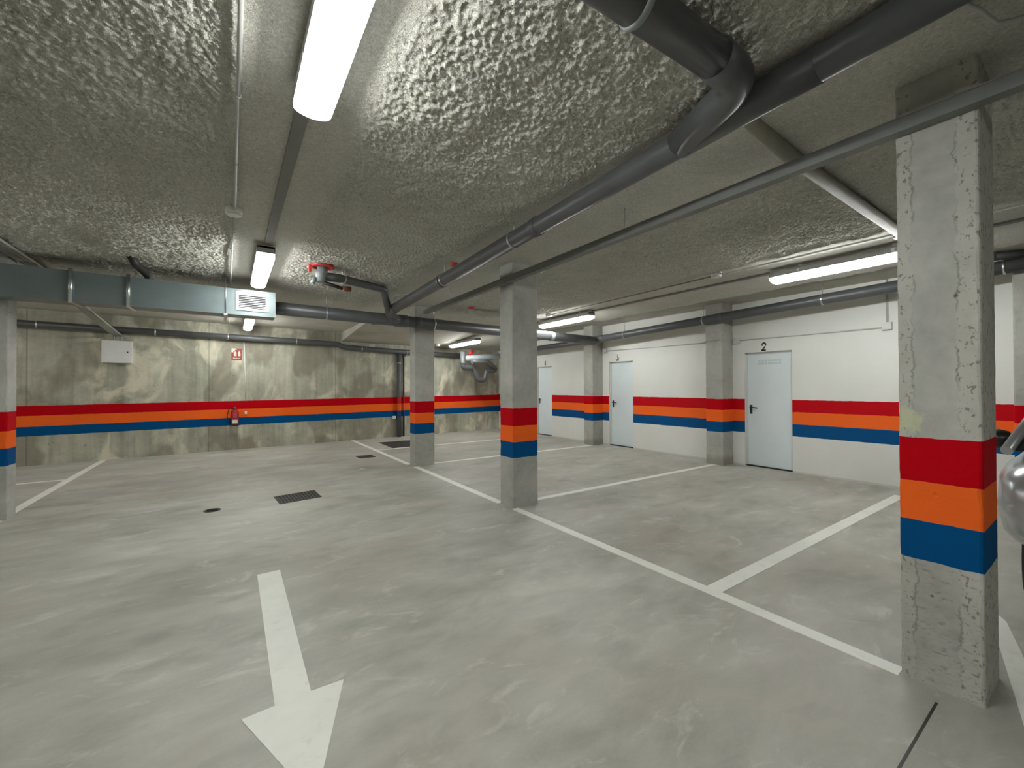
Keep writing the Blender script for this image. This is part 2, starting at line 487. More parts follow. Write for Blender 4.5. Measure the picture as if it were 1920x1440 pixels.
def build_ceiling(name, x0, x1, y0, y1, step, amp=0.045, ytop=None):
    xs, ys = grid(x0, x1, y0, y1, step, ZC)
    nx, ny = len(xs), len(ys)
    X, Y = np.meshgrid(xs, ys)
    if ytop is not None:                      # far edge follows the skewed wall
        lim = ytop(X)
        Y = y0 + (Y - y0) * (lim - y0) / (y1 - y0)
    if x1 > 6.0 and x0 > 5:                   # ragged mortar edge toward the recess
        rg = np.array([0.030 * noise.noise(Vector((0, v * 3.0, 1))) + 0.02 * noise.noise(Vector((0, v * 11.0, 4))) for v in ys])
        X = X + np.clip((X - 6.6) / 0.25, 0, 1) * rg[:, None]
    co = np.stack([X, Y, np.full_like(X, ZC)], -1).reshape(-1, 3).astype(np.float32)
    idx = np.arange(nx * ny).reshape(ny, nx)
    q = np.stack([idx[:-1, :-1], idx[1:, :-1], idx[1:, 1:], idx[:-1, 1:]], -1).reshape(-1, 4).astype(np.int32)
    me = bpy.data.meshes.new(name)
    me.vertices.add(len(co)); me.vertices.foreach_set('co', co.ravel())
    me.loops.add(q.size); me.loops.foreach_set('vertex_index', q.ravel())
    me.polygons.add(len(q)); me.polygons.foreach_set('loop_start', np.arange(0, q.size, 4, dtype=np.int32))
    me.polygons.foreach_set('loop_total', np.full(len(q), 4, dtype=np.int32))
    me.polygons.foreach_set('use_smooth', np.ones(len(q), dtype=bool))
    me.update(); me.validate()
    me.materials.append(M['spray'])
    o = bpy.data.objects.new(name, me); COL.objects.link(o)
    o['kind'] = 'structure'
    # sprayed weights: coarse evaluation then bilinear lookup
    cs = 0.04
    gx = np.arange(x0 - cs, x1 + 2 * cs, cs); gy = np.arange(y0 - cs, max(y1, 12.6) + 2 * cs, cs)
    W = np.array([[1.0 - smooth_amount(a, b) for a in gx] for b in gy])
    fx = (co[:, 0] - gx[0]) / cs; fy = (co[:, 1] - gy[0]) / cs
    ix = fx.astype(int); iy = fy.astype(int); tx = fx - ix; ty = fy - iy
    wv = (W[iy, ix] * (1 - tx) + W[iy, ix + 1] * tx) * (1 - ty) + (W[iy + 1, ix] * (1 - tx) + W[iy + 1, ix + 1] * tx) * ty
    vg = o.vertex_groups.new(name='sprayed')
    lev = np.clip((wv * 20).round().astype(int), 0, 20)
    for k in range(1, 21):
        ids = np.nonzero(lev == k)[0]
        if len(ids): vg.add(ids.tolist(), k / 20.0, 'REPLACE')
    for (sc, st, dep, mid) in ((0.45, 0.035, 1, 0.5), (0.021, amp * 0.95, 3, 0.45), (0.09, amp * 0.4, 2, 0.5)):
        t = bpy.data.textures.new(name + '_tex', 'CLOUDS'); t.noise_scale = sc; t.noise_depth = dep
        t.noise_basis = 'IMPROVED_PERLIN'; t.contrast = 1.5
        mod = o.modifiers.new('spray', 'DISPLACE'); mod.texture = t; mod.texture_coords = 'LOCAL'
        mod.direction = 'Z'; mod.strength = -st; mod.mid_level = mid; mod.vertex_group = 'sprayed'
    return o

build_ceiling('ceiling', -2.6, 2.1, 0.0, 5.0, 0.008)
build_ceiling('ceiling', -2.6, 2.1, 5.0, 8.6, 0.012)
build_ceiling('ceiling', 2.1, 5.3, 0.0, 8.6, 0.0115)
build_ceiling('ceiling', 5.3, 6.85, 0.0, 8.6, 0.03, 0.03)
build_ceiling('ceiling', -2.6, 2.45, 8.6, 12.0, 0.05, 0.03, ytop=lambda X: 11.41 + (X + 2.0) * 0.0684)
build_ceiling('ceiling', -7.2, -2.6, -6.2, 12.0, 0.12, 0.03, ytop=lambda X: 11.41 + (X + 2.0) * 0.0684)
build_ceiling('ceiling', -2.6, 6.85, -6.2, 0.0, 0.12, 0.03)
# closed slab above everything
struct(MB().box(-7.3, 7.95, -6.3, 13.0, 3.05, 3.2).build('ceiling', M['soffit']))
# recessed smooth strip of slab along the white wall, and the step down to it
struct(MB().box(6.78, 7.65, -6.0, 8.6, 2.925, 3.05).build('ceiling', M['soffit']))
# sloping soffit over the far stalls
mb = MB()
Y0 = 8.6
A = [(2.45, Y0, ZC), (7.65, Y0, ZC), (7.65, yb(7.65), 2.66), (2.45, yb(2.45), 2.66)]
vb = [mb.bm.verts.new(p) for p in A]; vt = [mb.bm.verts.new((p[0], p[1], 3.05)) for p in A]
mb.bm.faces.new(vb[::-1]); mb.bm.faces.new(vt)
for i in range(4): mb.bm.faces.new((vb[i], vb[(i + 1) % 4], vt[(i + 1) % 4], vt[i]))
struct(mb.build('ceiling', M['soffit']))

# ------------------------------------------------------------------ pillars
def pillar(x0, x1, y0, y1, label, mat=M['pillar'], seed=1, top=2.93, cat='pillar', name='concrete_pillar', group=None):
    """a cast pillar with slightly ragged arrises"""
    bm = bmesh.new(); rnd = random.Random(seed)
    nz = 90
    per = []
    ch = 0.012
    corners = [(x0, y0), (x1, y0), (x1, y1), (x0, y1)]
    dirs = [((0, 1), (1, 0)), ((-1, 0), (0, 1)), ((0, -1), (-1, 0)), ((1, 0), (0, -1))]
    rings = []
    for k in range(nz + 1):
        z = top * k / nz
        ring = []
        for ci, ((cx, cy), (da, db)) in enumerate(zip(corners, dirs)):
            n = noise.noise(Vector((seed * 7 + ci * 3.1, z * 9, 0))) + 0.6 * noise.noise(Vector((seed * 3 + ci, z * 31, 5)))
            c = max(0.004, ch + 0.010 * n)
            ring.append((cx + da[0] * c, cy + da[1] * c)); ring.append((cx + c * 0.35 * (da[0] + db[0]), cy + c * 0.35 * (da[1] + db[1]))); ring.append((cx + db[0] * c, cy + db[1] * c))
        rings.append([bm.verts.new((x - x0, y - y0, z)) for x, y in ring])
    n = len(rings[0])
    for A, B in zip(rings, rings[1:]):
        for i in range(n): bm.faces.new((A[i], A[(i + 1) % n], B[(i + 1) % n], B[i]))
    bm.faces.new(rings[0][::-1]); bm.faces.new(rings[-1])
    bmesh.ops.recalc_face_normals(bm, faces=bm.faces)
    me = bpy.data.meshes.new(name); bm.to_mesh(me); bm.free(); me.materials.append(mat)
    o = bpy.data.objects.new(name, me); COL.objects.link(o); o.location = (x0, y0, 0)
    o['_o'] = [x0, y0, 0]
    tag(o, label, cat, group)
    return o
gp = 'striped concrete pillars'
pillar(2.74, 3.10, 0.342, 0.62, 'big rough concrete pillar nearest on the right, with red, orange and blue bands', M['nearpillar'], seed=1, group=gp)
pillar(2.74, 3.11, 4.01, 4.29, 'concrete pillar with coloured bands in the middle, at the junction of white floor lines', seed=2, group=gp)
pillar(2.74, 3.12, 7.13, 7.38, 'farthest banded concrete pillar, behind the middle one beside the back wall stall', seed=3, group=gp)
pillar(-2.36, -2.0, 6.80, 7.03, 'banded concrete pillar cut by the left edge, under the metal air duct', seed=4, group=gp)
gw = 'half pillars along the white wall'
pillar(7.30, 7.66, 4.01, 4.33, 'concrete half pillar on the white wall beside door 2', M['wallpillar'], 5, top=2.97, name='wall_pillar', group=gw)
pillar(7.30, 7.66, 7.23, 7.54, 'concrete half pillar on the white wall between doors 3 and 4', M['wallpillar'], 6, top=2.97, name='wall_pillar', group=gw)
pillar(7.30, 7.66, 0.36, 0.675, 'concrete half pillar on the white wall at the right edge, behind the silver car', M['wallpillar'], 8, top=2.97, name='wall_pillar', group=gw)

# ------------------------------------------------------------------ doors
def make_door(i, y0, y1):
    r = bpy.data.objects.new('door_%d' % i, None); COL.objects.link(r); r.location = (7.72, y0, 0)
    r['_o'] = [7.72, y0, 0]; r['kind'] = 'structure'
    MB().box(7.725, 7.765, y0 + 0.02, y1 - 0.02, 0.022, 2.0).bevel(0.003).build('door_leaf', M['door'], r)
    m = MB(); m.box(7.70, 7.80, y0, y0 + 0.022, 0, 2.02); m.box(7.70, 7.80, y1 - 0.022, y1, 0, 2.02); m.box(7.70, 7.80, y0, y1, 1.996, 2.02)
    m.build('door_frame', M['doorframe'], r)
    MB().box(7.69, 7.80, y0, y1, 0.0, 0.02).build('threshold_gap', M['dark'], r)
    hy = y1 - 0.075
    h = MB(); h.box(7.717, 7.726, hy - 0.02, hy + 0.02, 0.93, 1.09).bevel(0.008)
    h.build('handle_plate', M['blackplastic'], r)
    l = MB(); l.tube([(7.72, hy, 1.045), (7.68, hy, 1.045)], 0.012, 12)
    l.tube(fillet([(7.68, hy + 0.004, 1.045), (7.675, hy - 0.06, 1.047), (7.68, hy - 0.125, 1.04)], 0.03), 0.010, 12)
    l.build('door_handle', M['blackplastic'], r)
    if i == 2:
        g = MB()
        for k in range(7):
            yy = y0 + 0.19 + k * 0.055
            g.box(7.7215, 7.7255, yy, yy + 0.042, 1.80, 1.84); g.box(7.7215, 7.7255, yy, yy + 0.042, 1.852, 1.885)
        g.build('louvre', M['louvre'], r, 'faint pressed vent slots')
    return r
for i, (a, b) in enumerate(DOORS): make_door(i + 1, a, b)

# stencilled door numbers
def stroke_digit(strokes, dots, y, z, size, name, label):
    """heavy stencil numeral lying on the wall; u runs to the viewer's right (-Y)"""
    mb = MB()
    fn = lambda u, v, d: (7.65 - d, y - u * size, z + v * size)
    for path, wd in strokes:
        P = [Vector((a, b)) for a, b in path]
        Lft, Rgt = [], []
        for i, p in enumerate(P):
            t = (P[min(i + 1, len(P) - 1)] - P[max(i - 1, 0)]).normalized(); nn = Vector((-t.y, t.x))
            Lft.append(p + nn * wd[i] * 0.68); Rgt.append(p - nn * wd[i] * 0.68)
        for i in range(len(P) - 1):
            mb.prism([Lft[i], Lft[i + 1], Rgt[i + 1], Rgt[i]], fn, 0.0, 0.002)
    for (cx, cy, r) in dots:
        mb.prism([(cx + r * math.cos(k * PI / 10), cy + r * math.sin(k * PI / 10)) for k in range(20)], fn, 0.0, 0.0022)
    return tag(mb.build(name, M['ink']), label, 'number')
def arc(cx, cy, rx, ry, a0, a1, n=12):
    return [(cx + rx * math.cos(math.radians(a0 + (a1 - a0) * k / n)), cy + ry * math.sin(math.radians(a0 + (a1 - a0) * k / n))) for k in range(n + 1)]
S = 0.142
top = arc(0.02, 0.74, 0.22, 0.22, 160, -30)
p2 = top + [(0.10, 0.40), (-0.10, 0.22), (-0.25, 0.05)]
w2 = [0.05 + 0.11 * math.sin(PI * min(1, k / 12)) for k in range(13)] + [0.13, 0.09, 0.06]
stroke_digit([(p2, w2), ([(-0.27, 0.07), (0.0, 0.10), (0.18, 0.05), (0.28, 0.14)], [0.14, 0.17, 0.14, 0.05])], [(-0.16, 0.72, 0.10)], 3.475, 2.035, S,
             'door_number', 'black stencilled number 2 above the nearest visible white door')
p3a = arc(0.0, 0.78, 0.20, 0.17, 90, -80); p3b = arc(0.0, 0.30, 0.24, 0.27, 85, -150)
stroke_digit([([(-0.24, 0.93), (0.0, 0.95), (0.24, 0.93)], [0.1, 0.07, 0.1]), ([(0.22, 0.92), (0.02, 0.60)], [0.06, 0.06]),
              (p3b, [0.06 + 0.13 * math.sin(PI * k / 12) for k in range(13)])], [(-0.17, 0.24, 0.10)], 6.765, 2.05, S,
             'door_number', 'black stencilled number 3 above the middle white door')
stroke_digit([([(0.08, 0.0), (0.08, 1.0)], [0.15, 0.15]), ([(0.05, 0.98), (-0.28, 0.32)], [0.05, 0.05]), ([(-0.28, 0.30), (0.28, 0.30)], [0.07, 0.07])],
             [], 9.50, 2.05, S, 'door_number', 'black stencilled number 4 above the farthest white door')

# ------------------------------------------------------------------ floor markings
def line(name, pts, label, cat='road marking', group=None, z=0.0025, mat=None):
    mb = MB(); mb.prism(pts, lambda u, v, d: (u, v, d), -0.002, z)
    return tag(mb.build(name, mat or M['road']), label, cat, group)
def rect_y(xc, y0, y1, w): return [(xc - w / 2, y0), (xc + w / 2, y0), (xc + w / 2, y1), (xc - w / 2, y1)]
def rect_x(x0, x1, yc, w): return [(x0, yc - w / 2), (x1, yc - w / 2), (x1, yc + w / 2), (x0, yc + w / 2)]
gl = 'white stall lines'
line('parking_line', rect_y(2.755, 0.625, 4.0, 0.095), 'long white floor line running from the near pillar to the middle pillar', group=gl)
line('parking_line', rect_y(2.75, 4.295, 7.12, 0.095), 'white floor line between the middle pillar and the farthest pillar', group=gl)
line('parking_line', rect_y(2.73, 7.40, 11.70, 0.095), 'white floor line from the farthest pillar to the back wall', group=gl)
line('parking_line', rect_x(2.803, 7.15, 1.61, 0.11), 'white stall divider ending behind the near pillar', group=gl)
line('parking_line', rect_x(3.12, 7.29, 4.17, 0.095), 'white stall divider from the middle pillar to the wall by door 2', group=gl)
line('parking_line', rect_x(3.125, 7.28, 7.25, 0.095), 'white stall divider starting at the farthest pillar', group=gl)
line('parking_line', rect_x(2.78, 6.4, 9.53, 0.09), 'thin farthest white stall divider, near the metal hatch', group=gl)
line('parking_line', rect_y(-2.08, 7.04, 11.38, 0.10), 'white floor line on the left running to the back wall', group=gl)
line('parking_line', rect_y(-2.08, 2.0, 6.79, 0.10), 'white floor line cut by the left edge, in front of the left pillar', group=gl)
line('parking_line', rect_x(-6.9, -2.131, 9.27, 0.09), 'thin white divider in the left stall, behind the left pillar', group=gl)
line('parking_line', [(2.30, 0.150), (2.30, 0.030), (3.85, 0.395), (4.05, 0.50)], 'white floor line behind the near pillar, passing beside the silver car', group=gl)
ar = [(0.170, 3.70), (0.322, 3.70), (0.314, 2.142), (0.458, 2.138), (0.243, 1.56), (0.040, 2.128), (0.166, 2.135)]
line('direction_arrow', ar, 'pale painted arrow on the floor pointing toward the viewer', cat='floor arrow')

# ------------------------------------------------------------------ floor drains and covers
def grate(name, quad, bars, label, cat, along='x', group=None):
    cx = sum(p[0] for p in quad) / 4; cy = sum(p[1] for p in quad) / 4
    t = thing(name, (cx, cy, 0), label, cat, group)
    Q = [Vector((p[0], p[1])) for p in quad]          # a,b,c,d round the outline
    P = lambda u, v: (Q[0] * (1 - u) + Q[1] * u) * (1 - v) + (Q[3] * (1 - u) + Q[2] * u) * v
    fn = lambda u, v, d: (P(u, v).x, P(u, v).y, d)
    f = MB(); b = 0.04
    for (u0, u1, v0, v1) in ((0, 1, 0, b), (0, 1, 1 - b, 1), (0, b, b, 1 - b), (1 - b, 1, b, 1 - b)):
        f.prism([(u0, v0), (u1, v0), (u1, v1), (u0, v1)], fn, -0.002, 0.005)
    f.build('frame', M['cast_iron'], t)
    k = MB(); k.prism([(b, b), (1 - b, b), (1 - b, 1 - b), (b, 1 - b)], fn, -0.002, 0.0012); k.build('pit', M['dark'], t)
    g = MB()
    n = bars
    for i in range(n):
        a0 = b + (1 - 2 * b) * (i + 0.22) / n; a1 = b + (1 - 2 * b) * (i + 0.78) / n
        g.prism([(a0, b), (a1, b), (a1, 1 - b), (a0, 1 - b)], fn, 0.0012, 0.004)
    g.prism([(b, 0.47), (1 - b, 0.47), (1 - b, 0.53), (b, 0.53)], fn, 0.0012, 0.0042)
    g.build('grille', M['cast_iron'], t)
    return t
grate('floor_grate', [(0.50, 5.79), (0.985, 5.86), (0.965, 6.30), (0.468, 6.22)], 12, 'dark iron drain grate in the middle of the aisle', 'drain grate')
grate('floor_grate', [(2.16, 8.60), (2.47, 8.60), (2.46, 8.92), (2.14, 8.92)], 9, 'smaller dark drain grate farther back, beside the white line', 'drain grate')
grate('floor_hatch', [(3.15, 9.62), (4.05, 9.62), (4.15, 10.75), (3.17, 10.80)], 14, 'large dark metal hatch in the floor behind the farthest pillar', 'hatch')
t = thing('floor_drain', (-0.172, 5.954, 0), 'small round floor drain left of the large grate', 'drain')
MB().lathe([(0.085, -0.002), (0.085, 0.003), (0.07, 0.004), (0.07, 0.002)], (-0.172, 5.954, 0)).build('rim', M['cast_iron'], t)
m = MB()
for k in range(5): m.box(-0.172 - 0.055, -0.172 + 0.055, 5.91 + k * 0.02, 5.918 + k * 0.02, 0.002, 0.005)
m.build('grille', M['dark'], t)

# ------------------------------------------------------------------ fluorescent lamps
def lamp(x, y0, y1, z, label, group='fluorescent batten lamps', cz=ZC):
    """y0..y1 along the aisle, z = centre height of the lit diffuser"""
    t = thing('batten_lamp', (x, (y0 + y1) / 2, z), label, 'lamp', group)
    W = 0.080
    # deep grey tub, open below; the tubes sit inside its rim
    h = MB()
    h.prism([(-W, 0.022), (-W, 0.075), (-W + 0.018, 0.095), (W - 0.018, 0.095), (W, 0.075), (W, 0.022), (W - 0.006, 0.022), (W - 0.006, 0.070), (-W + 0.006, 0.070), (-W + 0.006, 0.022)],
            lambda u, v, d: (x + u, d, z + v), y0, y1)
    h.box(x - W, x + W, y0, y0 + 0.006, z - 0.005, z + 0.09); h.box(x - W, x + W, y1 - 0.006, y1, z - 0.005, z + 0.09)
    h.build('housing', M['housing'], t)
    for s_ in (-1, 1):
        MB().tube([(x + s_ * 0.036, y0 + 0.06, z + 0.004), (x + s_ * 0.036, y1 - 0.06, z + 0.004)], 0.014, 16).build('fluorescent_tube', M['tube'], t)
    outer = [(W * (1 if math.cos(a) > 0 else -1) * min(1, abs(math.cos(a)) * 1.25), -0.080 * math.sin(a) ** 0.8 + 0.022) for a in [PI * k / 16 for k in range(17)]]
    d = MB(); n_ = len(outer)
    ys_ = [(y0, 0.55), (y0 + 0.012, 0.82), (y0 + 0.04, 0.97), (y0 + 0.07, 1.0), (y1 - 0.07, 1.0), (y1 - 0.04, 0.97), (y1 - 0.012, 0.82), (y1, 0.55)]
    rings = [[d.bm.verts.new((x + u, yy, z + 0.022 + (v - 0.022) * k_)) for u, v in outer] for yy, k_ in ys_]
    for A_, B_ in zip(rings, rings[1:]):
        for i in range(n_ - 1): d.bm.faces.new((A_[i], A_[i + 1], B_[i + 1], B_[i])).smooth = True
    d.bm.faces.new(rings[0]); d.bm.faces.new(rings[-1][::-1])
    d.build('diffuser', M['glow'], t)
    for yc in (y0 + 0.32, y1 - 0.32):
        b = MB(); b.box(x - 0.02, x + 0.02, yc - 0.02, yc + 0.02, z + 0.09, cz + 0.02); b.build('bracket', M['zinc'], t)
        for s in (-1, 1):
            MB().box(x + s * (W - 0.002) - 0.004, x + s * (W - 0.002) + 0.004, yc - 0.012, yc + 0.012, z + 0.03, z + 0.07).build('clip', M['zinc'], t)
    return t
lamp(0.325, 0.70, 2.20, 2.765, 'large lit tube lamp on the ceiling nearest above the aisle')
lamp(0.295, 4.84, 6.30, 2.765, 'second lit tube lamp along the aisle, just above the white grille of the duct')
lamp(0.318, 9.58, 11.08, 2.765, 'farthest small lit aisle lamp, showing below the air duct')
lamp(5.70, 0.98, 2.48, 2.765, 'lit tube lamp over the stalls beside the near pillar')
lamp(5.70, 5.66, 7.20, 2.765, 'lit tube lamp over the stalls just right of the middle pillar')
lamp(5.42, 9.55, 11.15, 2.64, 'farthest lit stall lamp, above the bundle of grey traps', cz=2.76)
def rail(x, y0, y1, label):
    t = thing('lighting_rail', (x, (y0 + y1) / 2, 2.885), label, 'rail', 'dark rails joining the lamps')
    MB().box(x - 0.034, x + 0.034, y0, y1, 2.880, 2.915).bevel(0.003, 1).build('rail', M['rail'], t)
    return t
rail(0.315, 2.25, 4.83, 'dark flat strip on the ceiling joining the two aisle lamps')
rail(5.80, 2.54, 5.74, 'dark flat strip on the ceiling joining the two stall lamps')
rail(5.80, 7.41, 8.55, 'short dark strip on the ceiling beyond the second stall lamp')
rail(5.80, -2.5, 0.85, 'dark ceiling strip beside the nearest stall lamp, toward the viewer')
# added unseen lamps, put in to help light the closed room
lamp(0.325, -3.3, -1.80, 2.765, 'added unseen tube lamp over the aisle behind the viewer')
lamp(-5.0, 3.2, 4.70, 2.765, 'added unseen tube lamp over the near left stalls')
lamp(-5.0, 8.2, 9.70, 2.765, 'added unseen tube lamp over the far left stalls')

# ------------------------------------------------------------------ pipes
def clamp(c, direction, r, parent, rod_top=None, w=0.022, mat='zinc', name='pipe_clamp'):
    c = Vector(c); d = Vector(direction).normalized()
    k = MB(); k.tube([c - d * w / 2, c + d * w / 2], r + 0.004, 24)
    side = Vector((0, 0, 1))
    o = k.build(name, M[mat], parent)
    if rod_top:
        q = MB(); q.tube([c + Vector((0, 0, r)), Vector((c.x, c.y, rod_top))], 0.005, 8)
        q.build('hanger_rod', M[mat], parent)
    return o
def coupling(c, direction, r, parent, L=0.07, mat='pvc'):
    c = Vector(c); d = Vector(direction).normalized()
    return MB().tube([c - d * L / 2, c - d * (L / 2 - 0.006), c + d * (L / 2 - 0.006), c + d * L / 2], [r + 0.002, r + 0.007, r + 0.007, r + 0.002], 28).build('coupling', M[mat], parent)

# main collector running along the pillars (3 % fall)
zmain = lambda y: 2.832 - 0.0292 * y
r0 = 0.072
t = thing('drain_pipe', (2.1, 3, zmain(3)), 'long thick grey drain pipe running overhead along the pillars', 'pipe')
MB().tube([(2.1, -3.5, zmain(-3.5)), (2.1, 6.3, zmain(6.3))], r0, 32).build('pipe_run', M['pvc'], t)
dr = (0, 1, -0.0292)
for y_ in (1.36, 2.72, 4.58): coupling((2.1, y_, zmain(y_)), dr, r0, t)
for y_ in (0.79, 3.05, 4.50): clamp((2.1, y_, zmain(y_)), dr, r0 + 0.001, t, ZC + 0.01)
MB().tube(fillet([(2.1, 6.25, zmain(6.25)), (2.1, 6.56, 2.63), (2.24, 6.80, 2.575), (2.40, 6.93, 2.56)], 0.12), r0 + 0.004, 28).build('elbow', M['pvc_light'] if False else M['pvc'], t)
MB().tube(fillet([(1.66, 0.937, 2.786), (1.90, 0.945, 2.79), (2.095, 1.38, 2.793)], 0.28), r0 + 0.008, 28).build('branch_fitting', M['pvc'], t)
MB().tube([(2.1, 0.72, zmain(0.72)), (2.1, 1.38, zmain(1.38))], r0 + 0.006, 28).build('branch_body', M['pvc'], t)

t = thing('branch_pipe', (1.3, 0.93, 2.78), 'thick dark branch pipe at the top, joining the long overhead pipe', 'pipe')
MB().tube(fillet([(0.80, 0.965, 2.93), (0.80, 0.965, 2.775), (1.76, 0.935, 2.785)], 0.11), 0.074, 32).build('pipe_run', M['pvc'], t)
coupling((1.19, 0.953, 2.78), (1, -0.03, 0.01), 0.074, t, 0.03, 'pvc_light')

# cross pipe
zc_ = lambda x: 2.590 - 0.0125 * (x - 0.5)
t = thing('cross_pipe', (3.3, 6.94, 2.56), 'grey drain pipe crossing from behind the air duct to the white wall', 'pipe')
rc = 0.096
MB().tube([(-1.9, 6.94, zc_(-1.9)), (7.08, 6.94, zc_(7.08))], rc, 32).build('pipe_run', M['pvc'], t)
for x_ in (1.232, 3.02, 4.9): clamp((x_, 6.94, zc_(x_)), (1, 0, 0), rc, t, ZC + 0.02)
coupling((2.72, 6.94, zc_(2.72)), (1, 0, 0), rc, t, 0.12)
coupling((2.42, 6.94, zc_(2.42)), (1, 0, 0), rc + 0.002, t, 0.22)
MB().tube([(1.95, 7.02, 2.50), (2.35, 6.97, 2.54)], 0.028, 16).build('stub', M['pvc'], t)
coupling((5.75, 6.94, zc_(5.75)), (1, 0, 0), rc, t, 0.10, 'pvc_light')

# right wall pipe
zr = lambda y: 2.775 - 0.0325 * y
t = thing('wall_pipe', (7.2, 4, zr(4)), 'grey drain pipe running high along the white wall above the doors', 'pipe')
MB().tube([(7.2, -3.0, zr(-3.0)), (7.2, 7.25, zr(7.25)), (7.2, 11.0, zr(11.0) + 0.06)], 0.078, 28).build('pipe_run', M['pvc'], t)
for y_ in (2.45, 4.30, 6.15, 0.72): clamp((7.2, y_, zr(y_)), (0, 1, -0.03), 0.079, t, 2.95)
coupling((7.2, 3.95, zr(3.95)), (0, 1, -0.03), 0.078, t, 0.05)
coupling((7.2, 6.94, zr(6.94)), (0, 1, -0.03), 0.080, t, 0.34)
t = thing('insulated_pipe', (7.25, 0.4, 2.97), 'black sleeved pipe end at the right edge beside the near pillar', 'pipe')
MB().tube(fillet([(7.25, -0.6, 2.86), (7.25, 0.50, 2.86), (7.05, 0.78, 2.865)], 0.1), 0.05, 20).build('sleeve', M['pvc_black'], t)

# back wall pipes
def bw(x, off, z): return (x, yb(x) - off, z)
t = thing('wall_pipe', bw(-0.5, 0.12, 2.60), 'grey pipe along the top of the stained back wall', 'pipe')
MB().tube(fillet([bw(-6.8, 0.12, 2.63), bw(2.30, 0.12, 2.575), bw(2.52, 0.12, 2.50), bw(4.02, 0.12, 2.46), bw(6.2, 0.12, 2.43)], 0.05), 0.068, 24).build('pipe_run', M['pvc'], t)
for x_, z_ in ((-2.95, 2.607), (-1.3, 2.597), (-0.05, 2.589), (1.35, 2.581), (2.95, 2.488), (4.25, 2.458)):
    clamp(bw(x_, 0.12, z_), (1, 0.0684, 0), 0.069, t)
t = thing('downpipe', bw(4.03, 0.10, 0), 'vertical grey downpipe on the back wall left of the farthest pillar', 'pipe')
MB().tube([bw(4.03, 0.09, 0.0), bw(4.03, 0.09, 2.45)], 0.058, 24).build('pipe_run', M['pvc_painted'], t)
clamp(bw(4.03, 0.09, 2.13), (0, 0, 1), 0.059, t)
t = thing('downpipe', bw(4.20, 0.06, 0), 'thin black vertical pipe beside the thicker grey downpipe', 'pipe')
MB().tube([bw(4.185, 0.05, 0.0), bw(4.185, 0.05, 2.36)], 0.024, 16).build('pipe_run', M['black_painted'], t)
MB().box(-0.04, 0.04, -0.03, 0.03, -0.05, 0.05, Matrix.Translation(bw(4.20, 0.05, 2.38))).build('collar', M['pvc_black'], t)
t = thing('tap_box', bw(3.90, 0.03, 0.53), 'small white box low on the back wall beside the downpipe', 'box')
MB().box(-0.045, 0.045, -0.03, 0.03, -0.04, 0.05, Matrix.Translation(bw(3.90, 0.03, 0.555))).bevel(0.006).build('cover', M['whitemetal'], t)
MB().tube([bw(3.955, 0.03, 0.55), bw(3.985, 0.03, 0.54)], 0.02, 12).build('hose_stub', M['pvc_black'], t)

# traps in the far corner
t = thing('drain_trap', (6.3, 11.1, 2.1), 'bundle of dark grey bent trap pipes in the far corner', 'pipe')
Yt = 11.2
MB().tube(fillet([(5.83, Yt, 2.50), (5.83, Yt, 2.02), (6.20, Yt, 2.02), (6.36, Yt, 1.66), (6.58, Yt, 1.66), (6.66, Yt, 1.96), (6.95, Yt, 1.96), (6.98, Yt, 2.05)], 0.11), 0.088, 24).build('trap', M['pvc'], t)
MB().tube([(5.83, Yt, 2.12), (5.83, Yt, 2.20)], 0.098, 24).build('coupling', M['pvc'], t)
MB().tube(fillet([(6.0, Yt - 0.25, 2.20), (6.55, Yt - 0.2, 2.20), (6.85, Yt - 0.2, 2.02)], 0.08), 0.075, 20).build('pipe_run', M['pvc'], t)
MB().tube([(5.88, Yt, 2.30), (7.6, Yt - 0.1, 2.44)], 0.095, 24).build('outlet', M['pvc_light'], t)
t = thing('fire_collar', (6.0, 11.0, 2.45), 'dark red collar strap above the trap bundle in the far corner', 'collar')
MB().tube([(6.02, 11.18, 2.40), (6.17, 11.18, 2.55)], 0.05, 16).build('strap', M['redpaint'], t)

# ceiling outlet with valve, above the aisle
t = thing('ceiling_outlet', (0.92, 5.42, 2.88), 'pale grey pipe outlet under a red ceiling collar, right of the second aisle lamp', 'pipe')
MB().lathe([(0.135, 2.905), (0.135, 2.875), (0.10, 2.868), (0.10, 2.90)], (0.92, 5.42, 0)).build('fire_collar', M['redring'], t)
MB().box(0.765, 0.79, 5.37, 5.41, 2.80, 2.88).build('collar_tab', M['redring'], t)
MB().tube([(0.92, 5.42, 2.88), (0.92, 5.42, 2.82), (0.90, 5.42, 2.80), (0.90, 5.42, 2.70)], [0.062, 0.062, 0.068, 0.05], 24).build('outlet_body', M['pvc_light'], t)
MB().tube([(0.84, 5.42, 2.74), (0.80, 5.40, 2.66)], 0.026, 14).build('side_cap', M['pvc_light'], t)
MB().tube(fillet([(0.93, 5.43, 2.775), (1.12, 5.46, 2.785), (1.80, 5.88, 2.82), (2.04, 6.42, 2.63)], 0.10), 0.052, 22).build('pipe_run', M['pvc'], t)
clamp((1.17, 5.49, 2.788), (1, 0.6, 0), 0.053, t, ZC)
MB().tube([(0.92, 5.42, 2.70), (1.17, 5.44, 2.655)], 0.022, 14).build('small_hose', M['pvc_black'], t)
MB().tube([(1.15, 5.435, 2.655), (1.25, 5.45, 2.665)], 0.032, 14).build('brown_joint', M['rust'], t, 'rusty brown joint')

